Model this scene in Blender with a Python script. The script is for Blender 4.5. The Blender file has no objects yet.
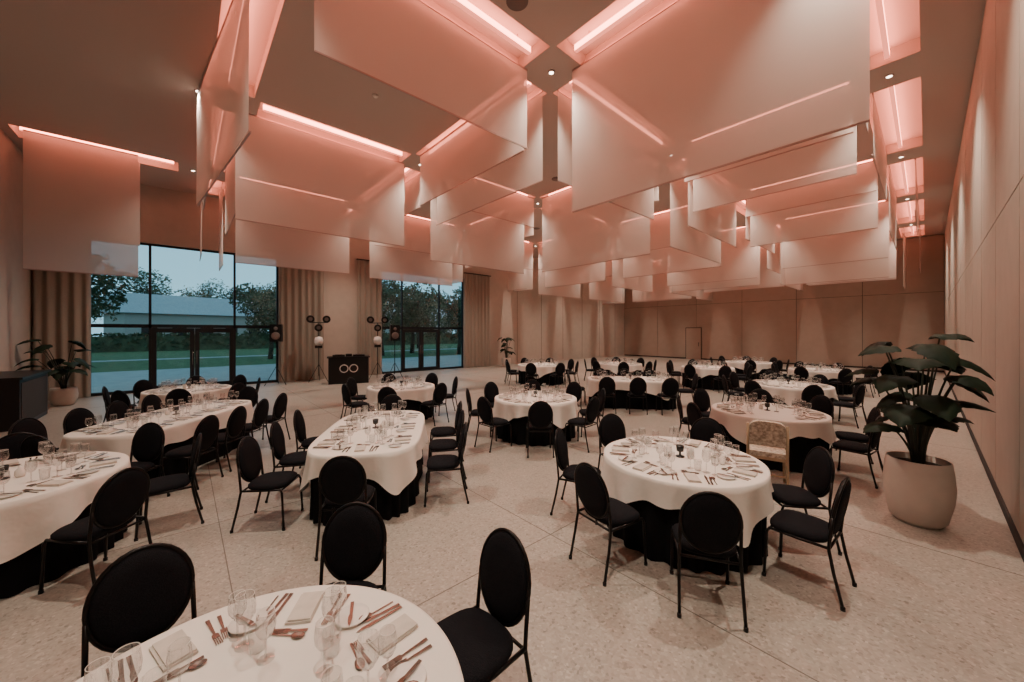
import bpy, math, random
from mathutils import Vector, Matrix
random.seed(7)
S=bpy.context.scene
C48,S48=math.cos(math.radians(48.3)),math.sin(math.radians(48.3))
def hall(x,d):
    """survey station coordinates (right, ahead) -> hall coordinates (X across, Y along)"""
    return (x*C48-d*S48, x*S48+d*C48)

# ---------------------------------------------------------------- materials
def nt(name):
    m=bpy.data.materials.new(name); m.use_nodes=True
    n=m.node_tree; b=n.nodes['Principled BSDF']; return m,n,b
def mat(name,col,rough=.6,metal=0,noise=0,scale=20,bump=0,bscale=60,spec=.5,col2=None):
    m,n,b=nt(name)
    b.inputs['Base Color'].default_value=(*col,1); b.inputs['Roughness'].default_value=rough
    b.inputs['Metallic'].default_value=metal; b.inputs['Specular IOR Level'].default_value=spec
    tc=n.nodes.new('ShaderNodeTexCoord')
    if noise or col2:
        t=n.nodes.new('ShaderNodeTexNoise'); t.inputs['Scale'].default_value=scale; t.inputs['Detail'].default_value=4
        n.links.new(tc.outputs['Object'],t.inputs['Vector'])
        r=n.nodes.new('ShaderNodeValToRGB')
        c2=col2 or tuple(c*(1-noise) for c in col)
        r.color_ramp.elements[0].color=(*c2,1); r.color_ramp.elements[0].position=.35
        r.color_ramp.elements[1].color=(*col,1); r.color_ramp.elements[1].position=.65
        n.links.new(t.outputs['Fac'],r.inputs['Fac']); n.links.new(r.outputs['Color'],b.inputs['Base Color'])
    if bump:
        t=n.nodes.new('ShaderNodeTexNoise'); t.inputs['Scale'].default_value=bscale
        n.links.new(tc.outputs['Object'],t.inputs['Vector'])
        bp=n.nodes.new('ShaderNodeBump'); bp.inputs['Strength'].default_value=bump; bp.inputs['Distance'].default_value=.02
        n.links.new(t.outputs['Fac'],bp.inputs['Height']); n.links.new(bp.outputs['Normal'],b.inputs['Normal'])
    return m
def emit(name,col,st):
    m=bpy.data.materials.new(name); m.use_nodes=True; n=m.node_tree; n.nodes.clear()
    e=n.nodes.new('ShaderNodeEmission'); e.inputs[0].default_value=(*col,1); e.inputs[1].default_value=st
    o=n.nodes.new('ShaderNodeOutputMaterial'); n.links.new(e.outputs[0],o.inputs[0]); return m
def fabric_mat():
    m=bpy.data.materials.new('sheer_fabric'); m.use_nodes=True; n=m.node_tree; n.nodes.clear()
    d=n.nodes.new('ShaderNodeBsdfDiffuse'); d.inputs[0].default_value=(.74,.66,.61,1)
    t=n.nodes.new('ShaderNodeBsdfTranslucent'); t.inputs[0].default_value=(.78,.68,.63,1)
    tr=n.nodes.new('ShaderNodeBsdfTransparent')
    a=n.nodes.new('ShaderNodeMixShader'); a.inputs[0].default_value=.48
    b=n.nodes.new('ShaderNodeMixShader'); b.inputs[0].default_value=.11
    o=n.nodes.new('ShaderNodeOutputMaterial')
    n.links.new(d.outputs[0],a.inputs[1]); n.links.new(t.outputs[0],a.inputs[2])
    n.links.new(a.outputs[0],b.inputs[1]); n.links.new(tr.outputs[0],b.inputs[2]); n.links.new(b.outputs[0],o.inputs[0])
    return m
def glass_mat(name,mul,base,tint=(1,1,1)):
    m=bpy.data.materials.new(name); m.use_nodes=True; n=m.node_tree; n.nodes.clear()
    tr=n.nodes.new('ShaderNodeBsdfTransparent'); tr.inputs[0].default_value=(*tint,1)
    g=n.nodes.new('ShaderNodeBsdfGlossy'); g.inputs['Roughness'].default_value=.05
    f=n.nodes.new('ShaderNodeLayerWeight'); f.inputs[0].default_value=.3
    ma=n.nodes.new('ShaderNodeMath'); ma.operation='MULTIPLY_ADD'; ma.inputs[1].default_value=mul; ma.inputs[2].default_value=base
    mx=n.nodes.new('ShaderNodeMixShader'); o=n.nodes.new('ShaderNodeOutputMaterial')
    n.links.new(f.outputs['Facing'],ma.inputs[0]); n.links.new(ma.outputs[0],mx.inputs[0])
    n.links.new(tr.outputs[0],mx.inputs[1]); n.links.new(g.outputs[0],mx.inputs[2]); n.links.new(mx.outputs[0],o.inputs[0])
    return m
def terrazzo():
    m,n,b=nt('terrazzo')
    tc=n.nodes.new('ShaderNodeTexCoord')
    v=n.nodes.new('ShaderNodeTexVoronoi'); v.inputs['Scale'].default_value=55
    n.links.new(tc.outputs['Object'],v.inputs['Vector'])
    r=n.nodes.new('ShaderNodeValToRGB'); e=r.color_ramp.elements
    e[0].position=0; e[0].color=(.20,.18,.155,1); e[1].position=1; e[1].color=(.55,.505,.45,1)
    x=e.new(.25); x.color=(.355,.322,.28,1); x=e.new(.75); x.color=(.42,.382,.335,1)
    n.links.new(v.outputs['Color'],r.inputs['Fac'])
    t=n.nodes.new('ShaderNodeTexNoise'); t.inputs['Scale'].default_value=.6; t.inputs['Detail'].default_value=5
    n.links.new(tc.outputs['Object'],t.inputs['Vector'])
    mx=n.nodes.new('ShaderNodeMix'); mx.data_type='RGBA'; mx.blend_type='MULTIPLY'; mx.inputs[0].default_value=.5
    r2=n.nodes.new('ShaderNodeValToRGB'); r2.color_ramp.elements[0].position=.3; r2.color_ramp.elements[0].color=(.78,.78,.78,1); r2.color_ramp.elements[1].position=.7
    n.links.new(t.outputs['Fac'],r2.inputs['Fac'])
    n.links.new(r.outputs['Color'],mx.inputs[6]); n.links.new(r2.outputs['Color'],mx.inputs[7])
    n.links.new(mx.outputs[2],b.inputs['Base Color'])
    b.inputs['Roughness'].default_value=.32; b.inputs['Specular IOR Level'].default_value=.5
    return m
M=dict(
 floor=terrazzo(),
 joint=mat('floor_joint',(.17,.15,.13),.7),
 ceil=mat('ceiling_plaster',(.50,.425,.385),.9,bump=.05,bscale=40),
 cove=mat('cove_plaster',(.75,.64,.60),.9),
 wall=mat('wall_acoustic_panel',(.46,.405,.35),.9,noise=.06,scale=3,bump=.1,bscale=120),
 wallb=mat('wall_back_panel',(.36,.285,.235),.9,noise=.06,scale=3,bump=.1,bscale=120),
 gap=mat('wall_gap',(.03,.022,.02),.9),
 curtain=mat('curtain_linen',(.32,.27,.225),.9,noise=.15,scale=60),
 frame=mat('window_aluminium',(.010,.011,.013),.4,.3),
 glass=glass_mat('window_glass',.30,.02,(.93,.97,.98)),
 fabric=fabric_mat(), rod=mat('rod_metal',(.45,.34,.31),.4,.6),
 led=emit('led_cove',(1,.26,.165),14.5), cap=emit('led_underside_glow',(1,.26,.165),2.0), lamp=emit('downlight_glow',(1,.78,.6),12),  # cap: added glow imitating the cove light on the dark profile underside
 white=mat('white_linen',(.80,.76,.70),.85,bump=.3,bscale=9),
 black=mat('black_linen',(.004,.004,.005),.9,spec=.15),
 chairf=mat('chair_fabric',(.004,.004,.006),.85,bump=.4,bscale=220,col2=(.010,.010,.013),scale=160,spec=.15),
 chairm=mat('chair_metal',(.02,.018,.018),.35,.8),
 steel=mat('cutlery_steel',(.34,.32,.30),.25,1),
 china=mat('porcelain',(.80,.77,.72),.2), tglass=glass_mat('tableware_glass',.65,.10,(.92,.92,.92)),
 candle=mat('candle_black',(.01,.01,.01),.3), napkin=mat('napkin_cloth',(.62,.57,.51),.9,noise=.1),
 pot=mat('pot_ceramic',(.56,.50,.44),.6,noise=.08,scale=6), soil=mat('soil',(.03,.02,.015),.95,noise=.4,scale=40,bump=.6),
 leaf=mat('leaf_green',(.008,.022,.010),.6,noise=.4,scale=12,spec=.2), stem=mat('stem_green',(.02,.026,.014),.6,noise=.2),
 plastic=mat('black_plastic',(.008,.008,.009),.45,spec=.3), ring=mat('ring_white',(.75,.72,.7),.4),
 cream=mat('cream_pattern',(.66,.58,.47),.8,col2=(.28,.22,.17),scale=28), wood=mat('light_wood',(.42,.30,.19),.5,noise=.2,scale=15),
 grass=mat('grass',(.085,.145,.05),.95,noise=.4,scale=2,bump=.4), pave=mat('paving',(.33,.345,.34),.8,noise=.15,scale=1.5),
 tree=mat('tree_leaves',(.085,.12,.06),.8,noise=.55,scale=1.2), bark=mat('bark',(.06,.045,.03),.9,noise=.3,scale=10),
 brick=mat('house_render',(.40,.38,.35),.9,noise=.1), roof=mat('roof_slate',(.38,.41,.43),.8,noise=.15,scale=4),
 dark=mat('dark_recess',(.03,.025,.022),.8), grille=mat('speaker_grille',(.16,.13,.12),.7,bump=.3,bscale=300),
)

# ---------------------------------------------------------------- mesh builder
class MB:
    def __init__(s): s.v=[];s.f=[];s.mi=[];s.sm=[];s.mats=[]
    def m(s,k):
        if k not in s.mats: s.mats.append(k)
        return s.mats.index(k)
    def add(s,vs,fs,k,smooth=False,T=None):
        o=len(s.v); i=s.m(k)
        for p in vs: s.v.append(tuple(T@Vector(p)) if T else tuple(p))
        for f in fs: s.f.append([a+o for a in f]); s.mi.append(i); s.sm.append(smooth)
    def box(s,a,b,k,T=None):
        x0,y0,z0=a;x1,y1,z1=b
        s.add([(x0,y0,z0),(x1,y0,z0),(x1,y1,z0),(x0,y1,z0),(x0,y0,z1),(x1,y0,z1),(x1,y1,z1),(x0,y1,z1)],
          [(3,2,1,0),(4,5,6,7),(0,1,5,4),(1,2,6,5),(2,3,7,6),(3,0,4,7)],k,False,T)
    def lathe(s,pr,k,n=20,T=None,smooth=True,sx=1,sy=1):
        vs=[(r*math.cos(2*math.pi*i/n)*sx,r*math.sin(2*math.pi*i/n)*sy,z) for r,z in pr for i in range(n)]
        fs=[(j*n+i,j*n+(i+1)%n,(j+1)*n+(i+1)%n,(j+1)*n+i) for j in range(len(pr)-1) for i in range(n)]
        if pr[0][0]>1e-5: fs.append(tuple(range(n))[::-1])
        if pr[-1][0]>1e-5: fs.append(tuple((len(pr)-1)*n+i for i in range(n)))
        s.add(vs,fs,k,smooth,T)
    def open_lathe(s,pr,k,n=20,T=None):
        vs=[(r*math.cos(2*math.pi*i/n),r*math.sin(2*math.pi*i/n),z) for r,z in pr for i in range(n)]
        fs=[(j*n+i,j*n+(i+1)%n,(j+1)*n+(i+1)%n,(j+1)*n+i) for j in range(len(pr)-1) for i in range(n)]
        s.add(vs,fs,k,True,T)
    def tube(s,path,r,k,n=8,closed=False,T=None):
        P=[Vector(p) for p in path]; L=len(P); vs=[];fs=[]
        up=None
        for i,p in enumerate(P):
            if closed: t=(P[(i+1)%L]-P[i-1])
            else: t=P[min(i+1,L-1)]-P[max(i-1,0)]
            t.normalize()
            if up is None:
                up=Vector((0,0,1)) if abs(t.z)<.9 else Vector((1,0,0))
            a=(up-t*up.dot(t)); 
            if a.length<1e-4: a=t.orthogonal()
            a.normalize(); b=t.cross(a); up=a
            rr=r[i] if isinstance(r,(list,tuple)) else r
            for j in range(n):
                an=2*math.pi*j/n; vs.append(p+a*math.cos(an)*rr+b*math.sin(an)*rr)
        for i in range(L if closed else L-1):
            for j in range(n):
                fs.append((i*n+j,i*n+(j+1)%n,((i+1)%L)*n+(j+1)%n,((i+1)%L)*n+j))
        if not closed: fs+= [tuple(range(n))[::-1],tuple((L-1)*n+j for j in range(n))]
        s.add(vs,fs,k,True,T)
    def mesh(s,name):
        me=bpy.data.meshes.new(name); me.from_pydata(s.v,[],s.f)
        for k in s.mats: me.materials.append(M[k])
        me.polygons.foreach_set('material_index',s.mi); me.polygons.foreach_set('use_smooth',s.sm)
        me.update(); return me
    def obj(s,name,loc=(0,0,0),rz=0): return put(s.mesh(name),name,loc,rz)
def put(me,name,loc=(0,0,0),rz=0,sc=1):
    o=bpy.data.objects.new(name,me); o.location=loc; o.rotation_euler=(0,0,rz)
    o.scale=(sc,sc,sc) if not isinstance(sc,tuple) else sc
    S.collection.objects.link(o); return o
def face(dx,dy): return math.atan2(-dx,dy)

# ---------------------------------------------------------------- room shell
XW,XE,YS,YN,HC=-18.0,.6,-3.4,29.5,7.2
b=MB(); b.box((XW-.3,YS-.3,-.2),(XE+.3,YN+.3,0),'floor'); b.obj('floor')
b=MB()
for g in (-15.4,-10.3,-5.2,-2.6): b.box((g-.004,YS,0),(g+.004,YN,.0015),'joint')
for g in (.3,2.85,5.4,10.5,15.6,20.7,25.8): b.box((XW,g-.004,0),(XE,g+.004,.0015),'joint')
b.obj('trim_1')

XL=[-15.4,-10.25,-4.9,-.5]; YL=[.75,5.4,10.5,15.6,20.7,25.8]
YD=[.25,5.4,10.5,15.6,20.7,25.8]
W2=.42; PO=.27
yseg=[(-3.2,-.1),(1.3,4.9),(5.9,10.0),(11.0,15.1),(16.1,20.2),(21.2,25.3),(26.3,29.1)]
xseg=[(-17.6,-15.9),(-14.9,-10.75),(-9.75,-5.4),(-4.4,-1.0)]
CH_=[]
for gi,g in enumerate(XL):
    for si,(a,c) in enumerate(yseg):
        if si==0 and gi!=0: continue
        CH_.append((g-W2,g+W2,a,c,'y'))
for g in YL:
    for (a,c) in xseg: CH_.append((a,c,g-(PO+.03 if g<1 else W2),g+W2,'x'))
xs=sorted(set([XW-.3,XE+.3]+[v for q in CH_ for v in q[:2]])); ys=sorted(set([YS-.3,YN+.3]+[v for q in CH_ for v in q[2:4]]))
RD=.26
b=MB(); b.box((XW-.3,YS-.3,HC+RD),(XE+.3,YN+.3,HC+RD+.2),'cove')
for i in range(len(xs)-1):
    run=None
    for j in range(len(ys)-1):
        cx,cy=(xs[i]+xs[i+1])/2,(ys[j]+ys[j+1])/2
        hole=any(q[0]<cx<q[1] and q[2]<cy<q[3] for q in CH_)
        if not hole:
            if run is None: run=ys[j]
        if (hole or j==len(ys)-2) and run is not None:
            e=ys[j] if hole else ys[j+1]
            b.box((xs[i],run,HC),(xs[i+1],e,HC+RD),'ceil'); run=None
b.obj('ceiling')
strips=MB()
for (x0,x1,y0,y1,ax) in CH_:
    if ax=='y':
        c=(x0+x1)/2; a0,a1=y0+.1,y1-.1
        strips.box((c-.035,a0,HC+.06),(c+.035,a1,HC+.17),'led'); strips.box((c-.036,a0,HC+.048),(c+.036,a1,HC+.0595),'cap')
        for t in (a0+.3,a1-.3): strips.box((c-.006,t-.006,HC+.17),(c+.006,t+.006,HC+RD),'rod')
    else:
        c=y1-W2; a0,a1=x0+.1,x1-.1
        strips.box((a0,c-.035,HC+.06),(a1,c+.035,HC+.17),'led'); strips.box((a0,c-.036,HC+.048),(a1,c+.036,HC+.0595),'cap')
        for t in (a0+.3,a1-.3): strips.box((t-.006,c-.006,HC+.17),(t+.006,c+.006,HC+RD),'rod')
strips.obj('led_cove_light')

b=MB(); b.box((XE+.03,YS-.3,0),(XE+.3,YN+.3,HC),'gap')
y=YS
while y<YN-.1:
    y2=min(y+1.9,YN)
    for z0,z1 in ((.12,3.55),(3.57,HC-.06)): b.box((XE,y+.012,z0),(XE+.03,y2-.012,z1),'wall')
    y=y2
b.obj('wall_east')
b=MB(); b.box((XE-.015,YS,0.002),(XE+.03,YN,.11),'gap'); b.obj('baseboard_east')
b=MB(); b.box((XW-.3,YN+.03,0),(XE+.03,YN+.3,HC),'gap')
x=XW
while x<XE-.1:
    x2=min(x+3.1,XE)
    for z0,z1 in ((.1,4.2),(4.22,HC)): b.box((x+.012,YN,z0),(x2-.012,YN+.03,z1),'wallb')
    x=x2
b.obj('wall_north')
b=MB(); b.box((XW,YN-.015,.002),(XE-.02,YN+.03,.09),'gap'); b.obj('baseboard_north')
b=MB(); b.box((-12.6,YN-.05,.002),(-11.4,YN-.017,2.45),'gap'); b.box((-12.55,YN-.07,.02),(-11.45,YN-.03,2.4),'wallb')
b.box((-11.62,YN-.12,1.0),(-11.58,YN-.07,1.3),'steel'); b.obj('door_3')
b=MB(); b.box((XW-.3,YS-.3,0),(XE+.3,YS,HC),'wall'); b.obj('wall_south')
WIN=[(-2.3,3.0,-.85,1.53),(7.3,12.3,8.5,10.7)]
ZT=5.2
b=MB()
segs=[(YS,-2.3),(3.0,7.3),(12.3,YN)]
for a,c in segs: b.box((XW-.3,a,0),(XW,c,HC),'wall')
for w in WIN: b.box((XW-.3,w[0],ZT),(XW,w[1],HC),'wall')
for yy in (16.5,18.8,21.1,23.4,25.7,28): b.box((XW,yy-.012,.1),(XW+.004,yy+.012,HC),'gap')
b.obj('wall_west')
for i,(a,c,d0,d1) in enumerate(WIN):
    b=MB(); X0,X1=XW-.2,XW-.1; t=.07
    def fr(y0,y1,z0,z1,x0=X0,x1=X1): b.box((x0,y0,z0),(x1,y1,z1),'frame')
    fr(a,c,ZT-t,ZT); fr(a,a+t,0,ZT-t); fr(c-t,c,0,ZT-t); fr(a+t,d0,0.0,.1); fr(d1,c-t,0,.1)
    for m_ in (d0,d1): fr(m_-t/2,m_+t/2,0.1,ZT-t)
    fr(a+t,c-t,2.25,2.37)
    b.box((XW-.155,a+t,2.37),(XW-.15,c-t,ZT-t),'glass')
    b.box((XW-.155,a+t,.1),(XW-.15,d0-t/2,2.25),'glass'); b.box((XW-.155,d1+t/2,.1),(XW-.15,c-t,2.25),'glass')
    b.obj('window_%d'%(i+1))
    b=MB(); mid=(d0+d1)/2
    for q0,q1 in ((d0+t/2,mid-.005),(mid+.005,d1-t/2)):
        s_=.13
        for (y0,y1,z0,z1) in ((q0,q0+s_,.01,2.24),(q1-s_,q1,.01,2.24),(q0+s_,q1-s_,.01,.2),(q0+s_,q1-s_,2.08,2.24)):
            b.box((XW-.19,y0,z0),(XW-.11,y1,z1),'frame')
        b.box((XW-.155,q0+s_,.2),(XW-.15,q1-s_,2.08),'glass')
    for yy in (mid-.06,mid+.06):
        b.tube([(XW-.11,yy,.9),(XW-.06,yy,.9),(XW-.06,yy,1.4),(XW-.11,yy,1.4)],.012,'steel')
    b.obj('door_%d'%(i+1))
def curtain(y0,y1,top=5.5):
    n=int((y1-y0)*40); vs=[];fs=[]
    for k,z in enumerate((.02,1.5,3.5,top)):
        for i in range(n+1):
            y=y0+(y1-y0)*i/n
            vs.append((XW+.16+.055*math.sin(i*.62+.3*math.sin(i*.13)+k*.15)+.02*math.sin(i*.23),y,z))
    for k in range(3):
        for i in range(n): fs.append((k*(n+1)+i,k*(n+1)+i+1,(k+1)*(n+1)+i+1,(k+1)*(n+1)+i))
    b=MB(); b.add(vs,fs,'curtain',True); b.box((XW+.1,y0-.03,top),(XW+.22,y1+.03,top+.05),'frame'); b.obj('curtain')
curtain(-3.35,-2.2); curtain(3.0,4.7); curtain(6.15,7.35); curtain(12.2,14.1)

# ---------------------------------------------------------------- hanging panels
def panel(ax,c,a0,a1,drop,rot=0):
    b=MB(); L=a1-a0; h=L/2; n=8
    vs=[];fs=[]
    ph=random.random()*6
    for i in range(n+1):
        for j in range(5):
            u=-h+L*i/n; v=-drop*j/4
            vs.append((u,.012*math.sin(ph+u*1.3)*j/4,v))
    for i in range(n):
        for j in range(4): fs.append((i*5+j,(i+1)*5+j,(i+1)*5+j+1,i*5+j+1))
    b.add(vs,fs,'fabric',True)
    b.box((-h,-.012,-.030),(h,.012,0),'rod'); b.box((-h,-.010+.012*math.sin(ph),-drop-.022),(h,.010+.012*math.sin(ph),-drop),'rod')
    if ax=='x': b.obj('hanging_fabric_panel',((a0+a1)/2,c,HC),rot)
    else: b.obj('hanging_fabric_panel',(c,(a0+a1)/2,HC),math.pi/2+rot)
fixed={('y',2,1):(1.53,None),('y',1,1):(2.5,None),('x',0,2):(None,None),('x',1,2):(1.44,1.9),('x',1,3):(None,2.75),
 ('y',3,1):(None,None),('x',0,3):(None,None),('y',0,0):(2.5,3.5),('y',3,2):(1.2,None),
 ('x',2,3):(1.0,1.7),('x',3,3):(.9,1.9),('x',4,3):(2.2,2.9),('y',2,2):(1.9,None),('y',3,3):(1.3,None),('x',0,1):(1.3,2.0)}
span={('y',2,1):(1.25,5.0),('x',1,3):(-4.6,-.42),('y',0,0):(-3.0,-.95),('y',1,1):(.9,5.0)}
panel('x',.455,-10.45,-6.1,2.37,math.radians(5.9))
for gi,g in enumerate(XL):
    for si,(a,c) in enumerate(yseg):
        if si==0 and gi!=0: continue
        d=fixed.get(('y',gi,si))
        if d is None: d=tuple(random.choice([1.1,1.5,2.0,2.5,2.8,None]) for _ in (0,1))
        a2,c2=span.get(('y',gi,si),(a,c))
        for k,dd in enumerate(d):
            if dd: panel('y',g+(-PO if k==0 else PO),a2,c2,dd)
for gi,g in enumerate(YL):
    for si,(a,c) in enumerate(xseg):
        d=fixed.get(('x',gi,si))
        if d is None: d=tuple(random.choice([1.1,1.5,2.0,2.5,2.8,None]) for _ in (0,1))
        a2,c2=span.get(('x',gi,si),(a,c))
        for k,dd in enumerate(d):
            if dd: panel('x',g+(-PO if k==0 else PO),a2,c2,dd)
dl=MB(); dl.lathe([(.07,0),(.07,-.015),(.055,-.018)],'rod',24); dl.lathe([(.045,-.0195),(.001,-.020)],'lamp',24)
dlm=dl.mesh('downlight')
for gx in XL:
    for gy in YD:
        put(dlm,'downlight',(gx,gy,HC-.001))
        L=bpy.data.lights.new('downlight_bulb','SPOT'); L.energy=860; L.color=(1,.85,.69); L.spot_size=math.radians(104); L.spot_blend=1; L.shadow_soft_size=.07
        lo=bpy.data.objects.new('downlight_bulb',L); lo.location=(gx,gy,HC-.06); S.collection.objects.link(lo)
sp=MB(); sp.lathe([(.17,0),(.17,-.012),(.15,-.018),(.001,-.02)],'grille',28); spm=sp.mesh('ceiling_speaker')
for p in ((-4.2,3.85),(-8.2,9.3),(-2.7,13),(-12.8,13)): put(spm,'ceiling_speaker',(p[0],p[1],HC-.001))
sd=MB(); sd.lathe([(.06,0),(.06,-.03),(.04,-.05),(.001,-.05)],'china',20); put(sd.mesh('smoke_detector'),'smoke_detector',(-7.9,3.1,HC-.001))

# ---------------------------------------------------------------- chair
def chair_mesh():
    b=MB()
    n=28; prof=[(0,.495),(.6,.493),(.9,.482),(1,.462),(1,.44),(.94,.425),(0,.425)]
    vs=[];fs=[]
    for r,z in prof:
        for i in range(n):
            a=2*math.pi*i/n; c,s_=math.cos(a),math.sin(a); e=.62
            r_=max(r,.001)
            x=.22*r_*math.copysign(abs(c)**e,c); y=.205*r_*math.copysign(abs(s_)**e,s_)
            x*=1+.08*(y/.215)
            vs.append((x,y+.0,z))
    for j in range(len(prof)-1):
        for i in range(n): fs.append((j*n+i,(j)*n+(i+1)%n,(j+1)*n+(i+1)%n,(j+1)*n+i))
    b.add(vs,fs,'chairf',True)
    T=Matrix.Translation((0,-.245,.70))@Matrix.Rotation(math.radians(10),4,'X')@Matrix.Rotation(math.radians(90),4,'X')
    b.lathe([(.001,.034),(.115,.032),(.175,.024),(.194,.006),(.194,-.006),(.175,-.024),(.115,-.032),(.001,-.034)],'chairf',32,T,True,1,1.2)
    T2=Matrix.Translation((0,-.245,.70))@Matrix.Rotation(math.radians(10),4,'X')
    oval=[tuple(T2@Vector((.202*math.cos(a),0,.240*math.sin(a)))) for a in [2*math.pi*i/32 for i in range(32)]]
    b.tube(oval,.012,'chairm',8,True)
    for s_ in (-1,1):
        p0=T2@Vector((s_*.201,0,-.03))
        b.tube([tuple(p0),(s_*.204,-.222,.5),(s_*.205,-.215,.42),(s_*.21,-.245,.25),(s_*.215,-.30,.012)],.012,'chairm')
        b.tube([(s_*.205,-.215,.425),(s_*.212,0,.425),(s_*.205,.18,.425),(s_*.21,.195,.39),(s_*.215,.215,.012)],.012,'chairm')
        b.lathe([(.016,0),(.016,.025),(.012,.03)],'plastic',10,Matrix.Translation((s_*.215,-.30,0)))
        b.lathe([(.016,0),(.016,.025),(.012,.03)],'plastic',10,Matrix.Translation((s_*.215,.215,0)))
    b.tube([(-.205,.18,.415),(.205,.18,.415)],.010,'chairm'); b.tube([(-.205,-.215,.415),(.205,-.215,.415)],.010,'chairm')
    return b.mesh('dining_chair')
CH=chair_mesh()
def chair(x,d,tx,td,jit=.0):
    p=hall(x,d); q=hall(tx,td); put(CH,'dining_chair',(p[0],p[1],0),face(q[0]-p[0],q[1]-p[1])+random.uniform(-.09,.09))

# ---------------------------------------------------------------- tables
def table_mesh(hx,hy,e,name,hang=.20):
    b=MB(); n=144; z=.765
    def pt(a,off):
        c,s_=math.cos(a),math.sin(a)
        x=hx*math.copysign(abs(c)**e,c); y=hy*math.copysign(abs(s_)**e,s_)
        nx,ny=x/hx**2,y/hy**2; 
        if e<1:
            nx=math.copysign(abs(x/hx)**(2/e-1),x)/hx; ny=math.copysign(abs(y/hy)**(2/e-1),y)/hy
        l=math.hypot(nx,ny) or 1
        return x+nx/l*off,y+ny/l*off
    vs=[];fs=[]; rings=[]
    for sc in (.001,.35,.7,.93,.985): rings.append([(pt(2*math.pi*i/n,0)[0]*sc,pt(2*math.pi*i/n,0)[1]*sc,z) for i in range(n)])
    rings.append([(*pt(2*math.pi*i/n,.003),z-.006) for i in range(n)])
    for k in (.12,.3,.55,.8,1.0):
        rg=[]
        for i in range(n):
            a=2*math.pi*i/n
            cor=abs(math.sin(2*a+.6))
            h=hang+.24*cor**4
            f=.5+.5*math.sin(a*14+1.1*math.sin(a*3))
            x,y=pt(a,.006+.06*k**1.2*f*(.4+cor)); rg.append((x,y,z-.01-h*k-.02*k*f))
        rings.append(rg)
    for r in rings: vs+=r
    for j in range(len(rings)-1):
        for i in range(n): fs.append((j*n+i,j*n+(i+1)%n,(j+1)*n+(i+1)%n,(j+1)*n+i))
    b.add(vs,fs,'white',True)
    vs=[];fs=[]; R=[(-.012,z-.012),(-.02,.5),(-.03,.25),(-.02,.004)]
    for off,zz in R:
        for i in range(n):
            a=2*math.pi*i/n; k=1-zz/.76
            x,y=pt(a,off-.02*k+.03*k*math.sin(a*23+math.sin(a*5))); vs.append((x,y,zz))
    for j in range(3):
        for i in range(n): fs.append((j*n+i,j*n+(i+1)%n,(j+1)*n+(i+1)%n,(j+1)*n+i))
    b.add(vs,fs,'black',True)
    return b.mesh(name)
RT={}
def round_table(x,d,R,rot=0):
    k=round(R,2)
    if k not in RT: RT[k]=table_mesh(R,R,1.0,'round_banquet_table')
    p=hall(x,d); put(RT[k],'round_banquet_table',(p[0],p[1],0),rot); return p
def flat(b,o,T,k='steel'):
    v=[(a,c,0.001) for a,c in o]+[(a,c,.005) for a,c in o]; m=len(o)
    b.add(v,[tuple(range(m,2*m))]+[(i,(i+1)%m,m+(i+1)%m,m+i) for i in range(m)],k,False,T)
def knife(b,x,y,L,rz=0,z=0):
    T=Matrix.Translation((x,y,z))@Matrix.Rotation(rz,4,'Z')
    flat(b,[(-.008,-L/2),(.008,-L/2),(.006,0),(.011,.02),(.011,L/2-.03),(.002,L/2),(-.008,L/2-.05),(-.007,0)],T)
def fork(b,x,y,L,rz=0,z=0):
    T=Matrix.Translation((x,y,z))@Matrix.Rotation(rz,4,'Z')
    flat(b,[(-.008,-L/2),(.008,-L/2),(.004,.02),(.012,L/2-.075),(.013,L/2-.05),(-.013,L/2-.05),(-.012,L/2-.075),(-.004,.02)],T)
    for t in (-.0108,-.0036,.0036,.0108): b.box((t-.0018,L/2-.05,.002),(t+.0018,L/2,.005),'steel',T)
def spoon(b,x,y,L,rz=0,z=0):
    T=Matrix.Translation((x,y,z))@Matrix.Rotation(rz,4,'Z')
    b.box((-.004,-L/2,.001),(.004,L/2-.05,.004),'steel',T)
    b.lathe([(.001,.002),(.012,.004),(.019,.008),(.017,.008),(.001,.004)],'steel',16,T@Matrix.Translation((0,L/2-.03,0)),True,1,1.6)
def wine(b,x,y,s=1):
    T=Matrix.Translation((x,y,0))@Matrix.Scale(s,4)
    b.open_lathe([(.001,.006),(.034,.001)],'tglass',20,T)
    b.open_lathe([(.005,.006),(.004,.05),(.005,.09),(.022,.100),(.036,.125),(.039,.15),(.033,.205)],'tglass',20,T)
    b.tube([(.033*math.cos(a),.033*math.sin(a),.205) for a in [i*math.pi/10 for i in range(20)]],.0014,'china',4,True,T)
def tumbler(b,x,y):
    T=Matrix.Translation((x,y,0))
    b.open_lathe([(.001,.004),(.028,.004),(.036,.10)],'tglass',20,T)
    b.tube([(.036*math.cos(a),.036*math.sin(a),.10) for a in [i*math.pi/10 for i in range(20)]],.0014,'china',4,True,T)
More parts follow.
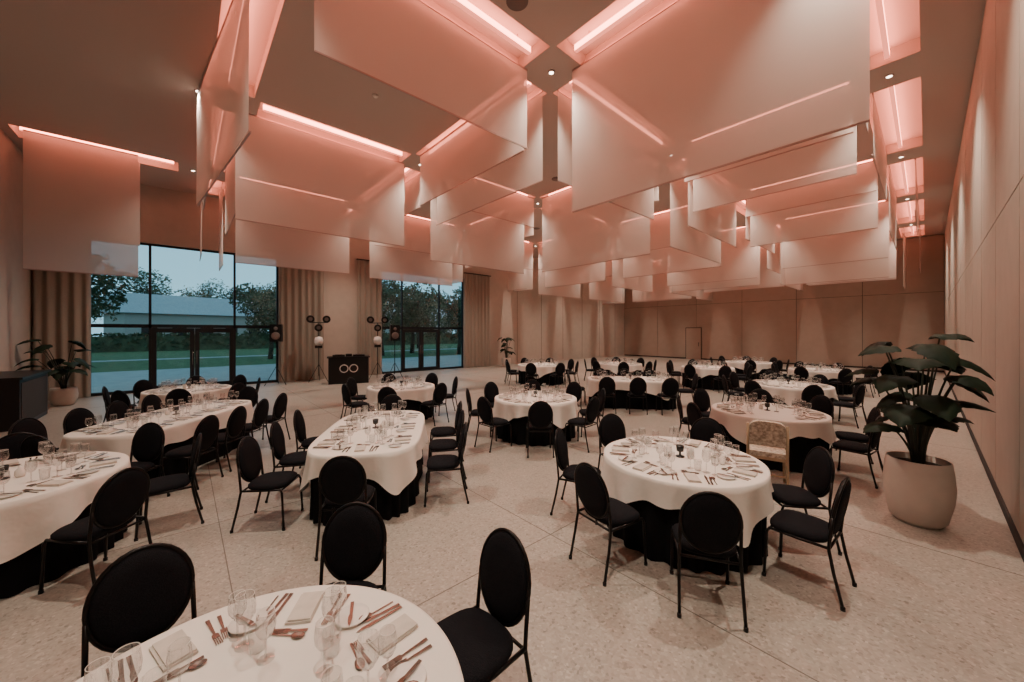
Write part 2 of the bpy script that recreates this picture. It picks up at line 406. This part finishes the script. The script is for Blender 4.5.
def setting():
    b=MB()
    fork(b,-.13,0,.20,.03); fork(b,-.165,-.005,.18,-.05); knife(b,.12,0,.22,.04); knife(b,.15,-.01,.20,-.03); spoon(b,.18,-.01,.17,.05)
    spoon(b,0,.155,.16,math.radians(85)); fork(b,.0,.13,.15,math.radians(-88))
    b.lathe([(.001,.004),(.045,.003),(.075,.013),(.073,.016),(.045,.007),(.001,.007)],'china',28,Matrix.Translation((-.245,.06,0)))
    knife(b,-.24,.06,.16,.3,.016)
    T=Matrix.Rotation(.12,4,'Z'); b.box((-.055,-.10,.001),(.055,.09,.010),'napkin',T); b.box((-.052,-.098,.0101),(.045,.085,.018),'napkin',T)
    wine(b,.15,.20,1.05); wine(b,.215,.15,.9); tumbler(b,.08,.225); wine(b,.02,.27,.95)
    return b.mesh('place_setting')
PS=setting()
def centre():
    b=MB()
    b.lathe([(.045,0),(.045,.008),(.012,.015),(.010,.05),(.035,.06),(.04,.12),(.035,.12),(.03,.065),(.001,.062)],'candle',20)
    b.box((.10,-.04,0),(.16,.04,.004),'candle'); b.box((.128,-.04,.004),(.132,.04,.12),'china')
    b.lathe([(.025,0),(.035,.02),(.032,.06),(.014,.08),(.013,.10)],'china',16,Matrix.Translation((-.10,.03,0)))
    return b.mesh('table_centrepiece')
CP=centre()
ZT_=.7665
def place(x,d,tx,td):
    p=hall(x,d);q=hall(tx,td); put(PS,'place_setting',(p[0],p[1],ZT_),face(q[0]-p[0],q[1]-p[1])+random.uniform(-.08,.08))
def centrepiece(x,d):
    p=hall(x,d); put(CP,'table_centrepiece',(p[0],p[1],ZT_),random.uniform(0,6))
def rset(x,d,R,angs,skip=(),D=.29):
    round_table(x,d,R,random.uniform(0,6)); centrepiece(x,d)
    for i,a in enumerate(angs):
        r=math.radians(a); c,s_=math.cos(r),math.sin(r)
        place(x+(R-.18)*c,d+(R-.18)*s_,x,d)
        if i not in skip: chair(x+(R+D)*c,d+(R+D)*s_,x,d)
ev=lambda o,n=8:[o+360/n*i for i in range(n)]
rset(-.93,1.18,.78,[96,143,48,3,195,255,308],skip=(3,4,5,6),D=.27)
rset(1.8,3.96,.79,[255,310,348,212,160,108,50],D=.26)
rset(.48,7.6,.83,ev(270))
rset(-4.62,3.35,.8,[350,38,90,140,300,190,240])
rset(-7.6,8.7,.8,ev(260))
rset(-2.75,9.2,.8,ev(275,7))
rset(1.2,15.3,.95,ev(250)); rset(4.6,15.8,.9,ev(260))
rset(4.35,6.3,.83,[190,150,110,60,20,335,300])
rset(7.1,9.5,.9,ev(250)); rset(7.5,14.2,.9,ev(265)); rset(11.0,13.2,.9,ev(255)); rset(10.6,16.6,.9,ev(240))
def lset(x,d,hl,hw,ax,nside,lo=0,ro=0,ends=(1,1),D=.29):
    me=table_mesh(hw,hl,.5,'rectangular_banquet_table',.22)
    p=hall(x,d); ux,ud=ax; l=math.hypot(ux,ud); ux/=l;ud/=l
    q=hall(x+ux,d+ud); put(me,'rectangular_banquet_table',(p[0],p[1],0),face(q[0]-p[0],q[1]-p[1]))
    centrepiece(x,d)
    rx,rd=ud,-ux
    for i in range(nside):
        t=(i-(nside-1)/2)*(1.75*hl/nside)
        for s_,o in ((-1,lo),(1,ro)):
            place(x+ux*t+rx*s_*(hw-.21),d+ud*t+rd*s_*(hw-.21),x+ux*t,d+ud*t)
            t2=t*1.1+o
            chair(x+ux*t2+rx*s_*(hw+D),d+ud*t2+rd*s_*(hw+D),x+ux*t2,d+ud*t2)
    for k,s_ in enumerate((-1,1)):
        if ends[k]:
            chair(x+s_*ux*(hl+D),d+s_*ud*(hl+D),x,d); place(x+s_*ux*(hl-.2),d+s_*ud*(hl-.2),x,d)
lset(-1.9,5.15,1.15,.64,(-.18,.98),3,-.15,.1)
lset(-5.45,6.0,1.3,.6,(-.08,.99),4)
lset(3.4,10.6,1.2,.6,(1,-.15),3); 

b=MB()
b.box((-.21,-.2,.44),(.21,.22,.50),'cream'); T=Matrix.Translation((0,-.2,.48))@Matrix.Rotation(math.radians(8),4,'X')
n=20; prof=[]
for i in range(n+1):
    a=math.pi*i/n; prof.append((.2*math.copysign(abs(math.cos(a))**.5,math.cos(a)),.30+.15*math.sin(a)**.6))
o=[(-.2,.12)]+[(-x,z) for x,z in prof]+[(.2,.12)]
v=[(x,-.03,z) for x,z in o]+[(x,.03,z) for x,z in o]; m=len(o)
b.add(v,[tuple(range(m)),tuple(range(m,2*m))[::-1]]+[(i,m+i,m+(i+1)%m,(i+1)%m) for i in range(m)],'cream',False,T)
for s_ in (-1,1):
    b.tube([(s_*.215,-.26,.88),(s_*.215,-.2,.5),(s_*.215,-.19,.44),(s_*.22,-.25,0.01)],.018,'wood'); b.tube([(s_*.2,.19,.44),(s_*.21,.21,0.01)],.018,'wood')
b.box((-.21,-.2,.40),(.21,.2,.44),'wood'); b.box((-.21,-.22,.2),(.21,-.205,.22),'wood')
p=hall(3.50,5.08);q=hall(4.3,6.3); b.obj('upholstered_chair',(p[0],p[1],0),face(q[0]-p[0],q[1]-p[1]))

# ---------------------------------------------------------------- plants
def leaf(b,base,dirv,L,W,droop=.5,k='leaf'):
    dirv=Vector(dirv).normalized(); side=dirv.cross(Vector((0,0,1)))
    if side.length<.1: side=Vector((1,0,0))
    side.normalize(); n=10; vs=[];fs=[]
    p=Vector(base)-dirv*.06; dv=dirv.copy()
    WW=[.55,.9,1.0,1.0,.95,.86,.74,.58,.40,.2,.02]
    for i in range(n+1):
        w=W*WW[i]*.5*(1+.07*(-1)**i)
        nrm=side.cross(dv); dr=.25
        vs+= [p-side*w-nrm*w*dr, p-side*w*.5+nrm*w*.06, p.copy(), p+side*w*.5+nrm*w*.06, p+side*w-nrm*w*dr]
        p=p+dv*(L/n); dv=(dv+Vector((0,0,-droop/n))).normalized()
    for i in range(n):
        for j in range(4): fs.append((i*5+j,i*5+j+1,i*5+j+6,i*5+j+5))
    b.add(vs,fs,k,True)
def potted(name,loc,potR,potH,specs,wallx=None):
    b=MB()
    pr=[(potR*.62,0),(potR*.80,potH*.08),(potR*.97,potH*.4),(potR,potH*.6),(potR*.95,potH*.85),(potR*.90,potH),(potR*.84,potH),(potR*.84,potH*.9)]
    b.lathe(pr,'pot',40); b.lathe([(potR*.86,potH*.88),(potR*.86,potH*.9),(.001,potH*.92)],'soil',24)
    for (an,out,h,L,W) in specs:
        c,s_=math.cos(an),math.sin(an); z0=potH*.9
        if wallx and c>0: out=min(out,(wallx-L*.8)/c if (wallx-L*.8)>.05 else .06)
        pts=[]
        for i in range(8):
            t=i/7; pts.append((c*(.04+out*t**1.6),s_*(.04+out*t**1.6),z0+(h-z0)*(t**.9)))
        b.tube(pts,[.016-.009*i/7 for i in range(8)],'stem',7)
        leaf(b,pts[-1],(c,s_,random.uniform(-.5,.5)),L,W,random.uniform(.8,1.8))
    b.obj(name,loc)
random.seed(3)
sp_=[(i*2.4+.5,random.uniform(.08,.36),2.06-i*.040+random.uniform(-.05,.05),random.uniform(.32,.42),random.uniform(.30,.40)) for i in range(26)]
pp=hall(4.50,4.10); potted('potted_monstera',(pp[0],pp[1],0),.28,.70,sp_,.55)
sp_=[(i*2.4,random.uniform(.15,.5),random.uniform(.9,1.9),.5,.34) for i in range(16)]
potted('potted_monstera',(-16.5,-2.55,0),.28,.5,sp_)
sp_=[(i*2.4,random.uniform(.1,.4),random.uniform(.9,1.9),.4,.30) for i in range(16)]
potted('potted_monstera',(-16.9,14.6,0),.28,.55,sp_)

b=MB(); b.box((-1.1,-.35,0),(1.1,.35,1.08),'plastic'); b.box((-1.15,-.4,1.08),(1.15,.4,1.13),'frame')
b.box((-1.0,.351,.1),(1.0,.36,1.0),'dark'); b.obj('bar_counter',(-14.0,-2.95,0))

# ---------------------------------------------------------------- DJ corner
dj=hall(-6.75,15.3); rzf=face(-dj[0],-dj[1])
b=MB(); b.box((-.75,-.3,0),(.75,.3,1.05),'plastic'); b.box((-.8,-.34,1.05),(.8,.34,1.10),'plastic')
for x in (-.18,.18):
    b.tube([(x+.15*math.cos(a),.312,.62+.15*math.sin(a)) for a in [i*math.pi/12 for i in range(24)]],.018,'ring',6,True)
b.box((-.6,-.2,1.10),(-.15,.25,1.17),'plastic'); b.box((.15,-.2,1.10),(.6,.25,1.17),'plastic'); b.box((-.12,-.2,1.1),(.12,.2,1.2),'plastic')
for x in (-.38,.38): b.lathe([(.14,1.17),(.14,1.185),(.001,1.187)],'steel',24,Matrix.Translation((x,.02,0)))
b.obj('dj_booth',(*dj,0),rzf)
def stand(b,h):
    b.tube([(0,0,.25),(0,0,h)],.018,'plastic')
    for a in (0.5,2.6,4.7): b.tube([(0,0,.75),(.28*math.cos(a),.28*math.sin(a),.25),(.42*math.cos(a),.42*math.sin(a),.015)],.012,'plastic')
def speaker(x,d):
    b=MB(); stand(b,1.75); b.box((-.2,-.18,1.72),(.2,.18,2.4),'plastic'); 
    T=Matrix.Translation((0,.18,1.95))@Matrix.Rotation(-math.pi/2,4,'X'); b.lathe([(.15,0),(.14,.01),(.05,.003),(.001,.008)],'grille',24,T)
    T=Matrix.Translation((0,.18,2.24))@Matrix.Rotation(-math.pi/2,4,'X'); b.lathe([(.07,0),(.05,.01),(.001,.004)],'grille',24,T)
    p=hall(x,d); b.obj('pa_speaker',(*p,0),rzf)
speaker(-9.3,14.6); speaker(-5.2,16.4)
def lightstand(x,d):
    b=MB(); stand(b,2.5); b.tube([(-.34,0,2.5),(.34,0,2.5)],.018,'plastic')
    for xx,zz in ((-.3,2.66),(.3,2.66),(0,2.3)):
        T=Matrix.Translation((xx,0,zz))@Matrix.Rotation(math.radians(-100),4,'X'); b.lathe([(.06,-.10),(.14,-.02),(.155,.14),(.13,.14),(.001,.11)],'plastic',22,T)
        b.lathe([(.12,.125),(.06,.13),(.001,.128)],'grille',20,T)
    b.lathe([(.001,1.52),(.10,1.55),(.16,1.65),(.17,1.75),(.13,1.88),(.001,1.92)],'ring',20); b.box((-.14,-.12,1.42),(.14,.12,1.53),'plastic')
    p=hall(x,d); b.obj('stage_light_stand',(*p,0),rzf)
lightstand(-8.15,15.6); lightstand(-6.0,16.5)

# ---------------------------------------------------------------- outside
b=MB(); b.box((-160,-90,-.4),(XW-.3,120,-.12),'grass'); b.obj('lawn')
b=MB(); b.box((-29,-20,-.119),(XW-.31,40,-.03),'pave'); b.obj('terrace_paving')
b=MB(); b.box((-42,-30,-.115),(-40.5,60,-.09),'pave'); b.obj('garden_path')
def tree_mesh(seed,n=3800):
    random.seed(seed); b=MB()
    b.tube([(0,0,0),(.1,0,1.2),(0,.1,2.5),(.1,0,4.5)],[.2,.16,.13,.05],'bark',8)
    for a in range(6): b.tube([(0,0,1.6+a*.35),(.8*math.cos(a*1.9),.8*math.sin(a*1.9),2.7+a*.35),(1.5*math.cos(a*1.9),1.5*math.sin(a*1.9),3.4+a*.3)],[.07,.05,.02],'bark',6)
    blobs=[(random.uniform(-1.5,1.5),random.uniform(-1.5,1.5),random.uniform(1.9,5.4),random.uniform(.8,1.4)) for _ in range(18)]
    vs=[];fs=[]
    for i in range(n):
        bl=random.choice(blobs); v=Vector((random.gauss(0,1),random.gauss(0,1),random.gauss(0,1))).normalized()*bl[3]*random.uniform(.75,1.05)
        p=Vector(bl[:3])+v; u=Vector((random.gauss(0,1),random.gauss(0,1),random.gauss(0,1))).normalized(); w=u.orthogonal().normalized(); s_=random.uniform(.08,.15)
        k=len(vs); vs+=[p-u*s_,p+w*s_*.6,p+u*s_,p-w*s_*.6]; fs.append((k,k+1,k+2,k+3))
    b.add(vs,fs,'tree'); return b.mesh('tree')
TR=[tree_mesh(1),tree_mesh(2)]
random.seed(11)
for (x,y,s_) in [(-36,-5.2,1.35),(-45,-10,1.4),(-36,5.4,1.0),(-34,14,1.1),(-36,18,1.25),(-31,20.5,1.1),(-46,24,1.3),(-37,9.5,.7),(-33,23.5,1.1)]:
    put(TR[random.randint(0,1)],'tree',(x,y,-.115),random.uniform(0,6),s_)
for i in range(20): put(TR[i%2],'tree',(-108+random.uniform(-5,5),-70+i*8+random.uniform(-2,2),-.115),random.uniform(0,6),random.uniform(2.0,2.9))
b=MB(); vs=[];fs=[]
for i in range(9000):
    p=Vector((random.uniform(-61,-59.5),random.uniform(-40,70),random.uniform(.2,1.9))); u=Vector((random.gauss(0,1),random.gauss(0,1),random.gauss(0,1))).normalized(); w=u.orthogonal().normalized(); s_=.28
    k=len(vs); vs+=[p-u*s_,p+w*s_*.6,p+u*s_,p-w*s_*.6]; fs.append((k,k+1,k+2,k+3))
b.add(vs,fs,'tree'); b.box((-60.9,-40,-.11),(-59.7,70,1.6),'tree'); b.obj('hedge')
def house(cx,cy,L,Wd,h,rh,rz=0):
    b=MB(); b.box((-Wd/2,-L/2,0),(Wd/2,L/2,h),'brick'); e=.6
    v=[(-Wd/2-e,-L/2-e,h),(Wd/2+e,-L/2-e,h),(Wd/2+e,L/2+e,h),(-Wd/2-e,L/2+e,h),(0,-L/2-e,h+rh),(0,L/2+e,h+rh)]
    b.add(v,[(0,1,4),(3,5,2),(1,2,5,4),(0,4,5,3),(0,3,2,1)],'roof')
    yy=-L/2+1.5
    while yy<L/2-1.5: b.box((Wd/2,yy,1.2),(Wd/2+.05,yy+1.5,3.2),'frame'); yy+=3
    b.obj('house',(cx,cy,-.12),rz)
house(-72,1.0,16,9,4.6,2.8,.3); house(-84,-28,14,9,5,3,-.2); house(-75,38,14,9,4.6,3,.1)

# ---------------------------------------------------------------- world / camera
w=bpy.data.worlds.new('dusk'); S.world=w; w.use_nodes=True; n=w.node_tree; bg=n.nodes['Background']
tc=n.nodes.new('ShaderNodeTexCoord'); sx=n.nodes.new('ShaderNodeSeparateXYZ'); r=n.nodes.new('ShaderNodeValToRGB')
n.links.new(tc.outputs['Generated'],sx.inputs[0]); n.links.new(sx.outputs['Z'],r.inputs['Fac']); n.links.new(r.outputs['Color'],bg.inputs['Color'])
r.color_ramp.elements[0].color=(.26,.50,.61,1); r.color_ramp.elements[1].color=(.18,.36,.46,1); r.color_ramp.elements[1].position=.5
bg.inputs['Strength'].default_value=1.9
cam=bpy.data.cameras.new('camera'); co=bpy.data.objects.new('camera',cam); S.collection.objects.link(co); S.camera=co
co.location=(0,0,2.1); co.rotation_euler=(math.radians(90),0,math.radians(48.3)); cam.sensor_width=36; cam.lens=13.0; cam.shift_y=-9/1024; cam.clip_end=400; cam.clip_start=.05
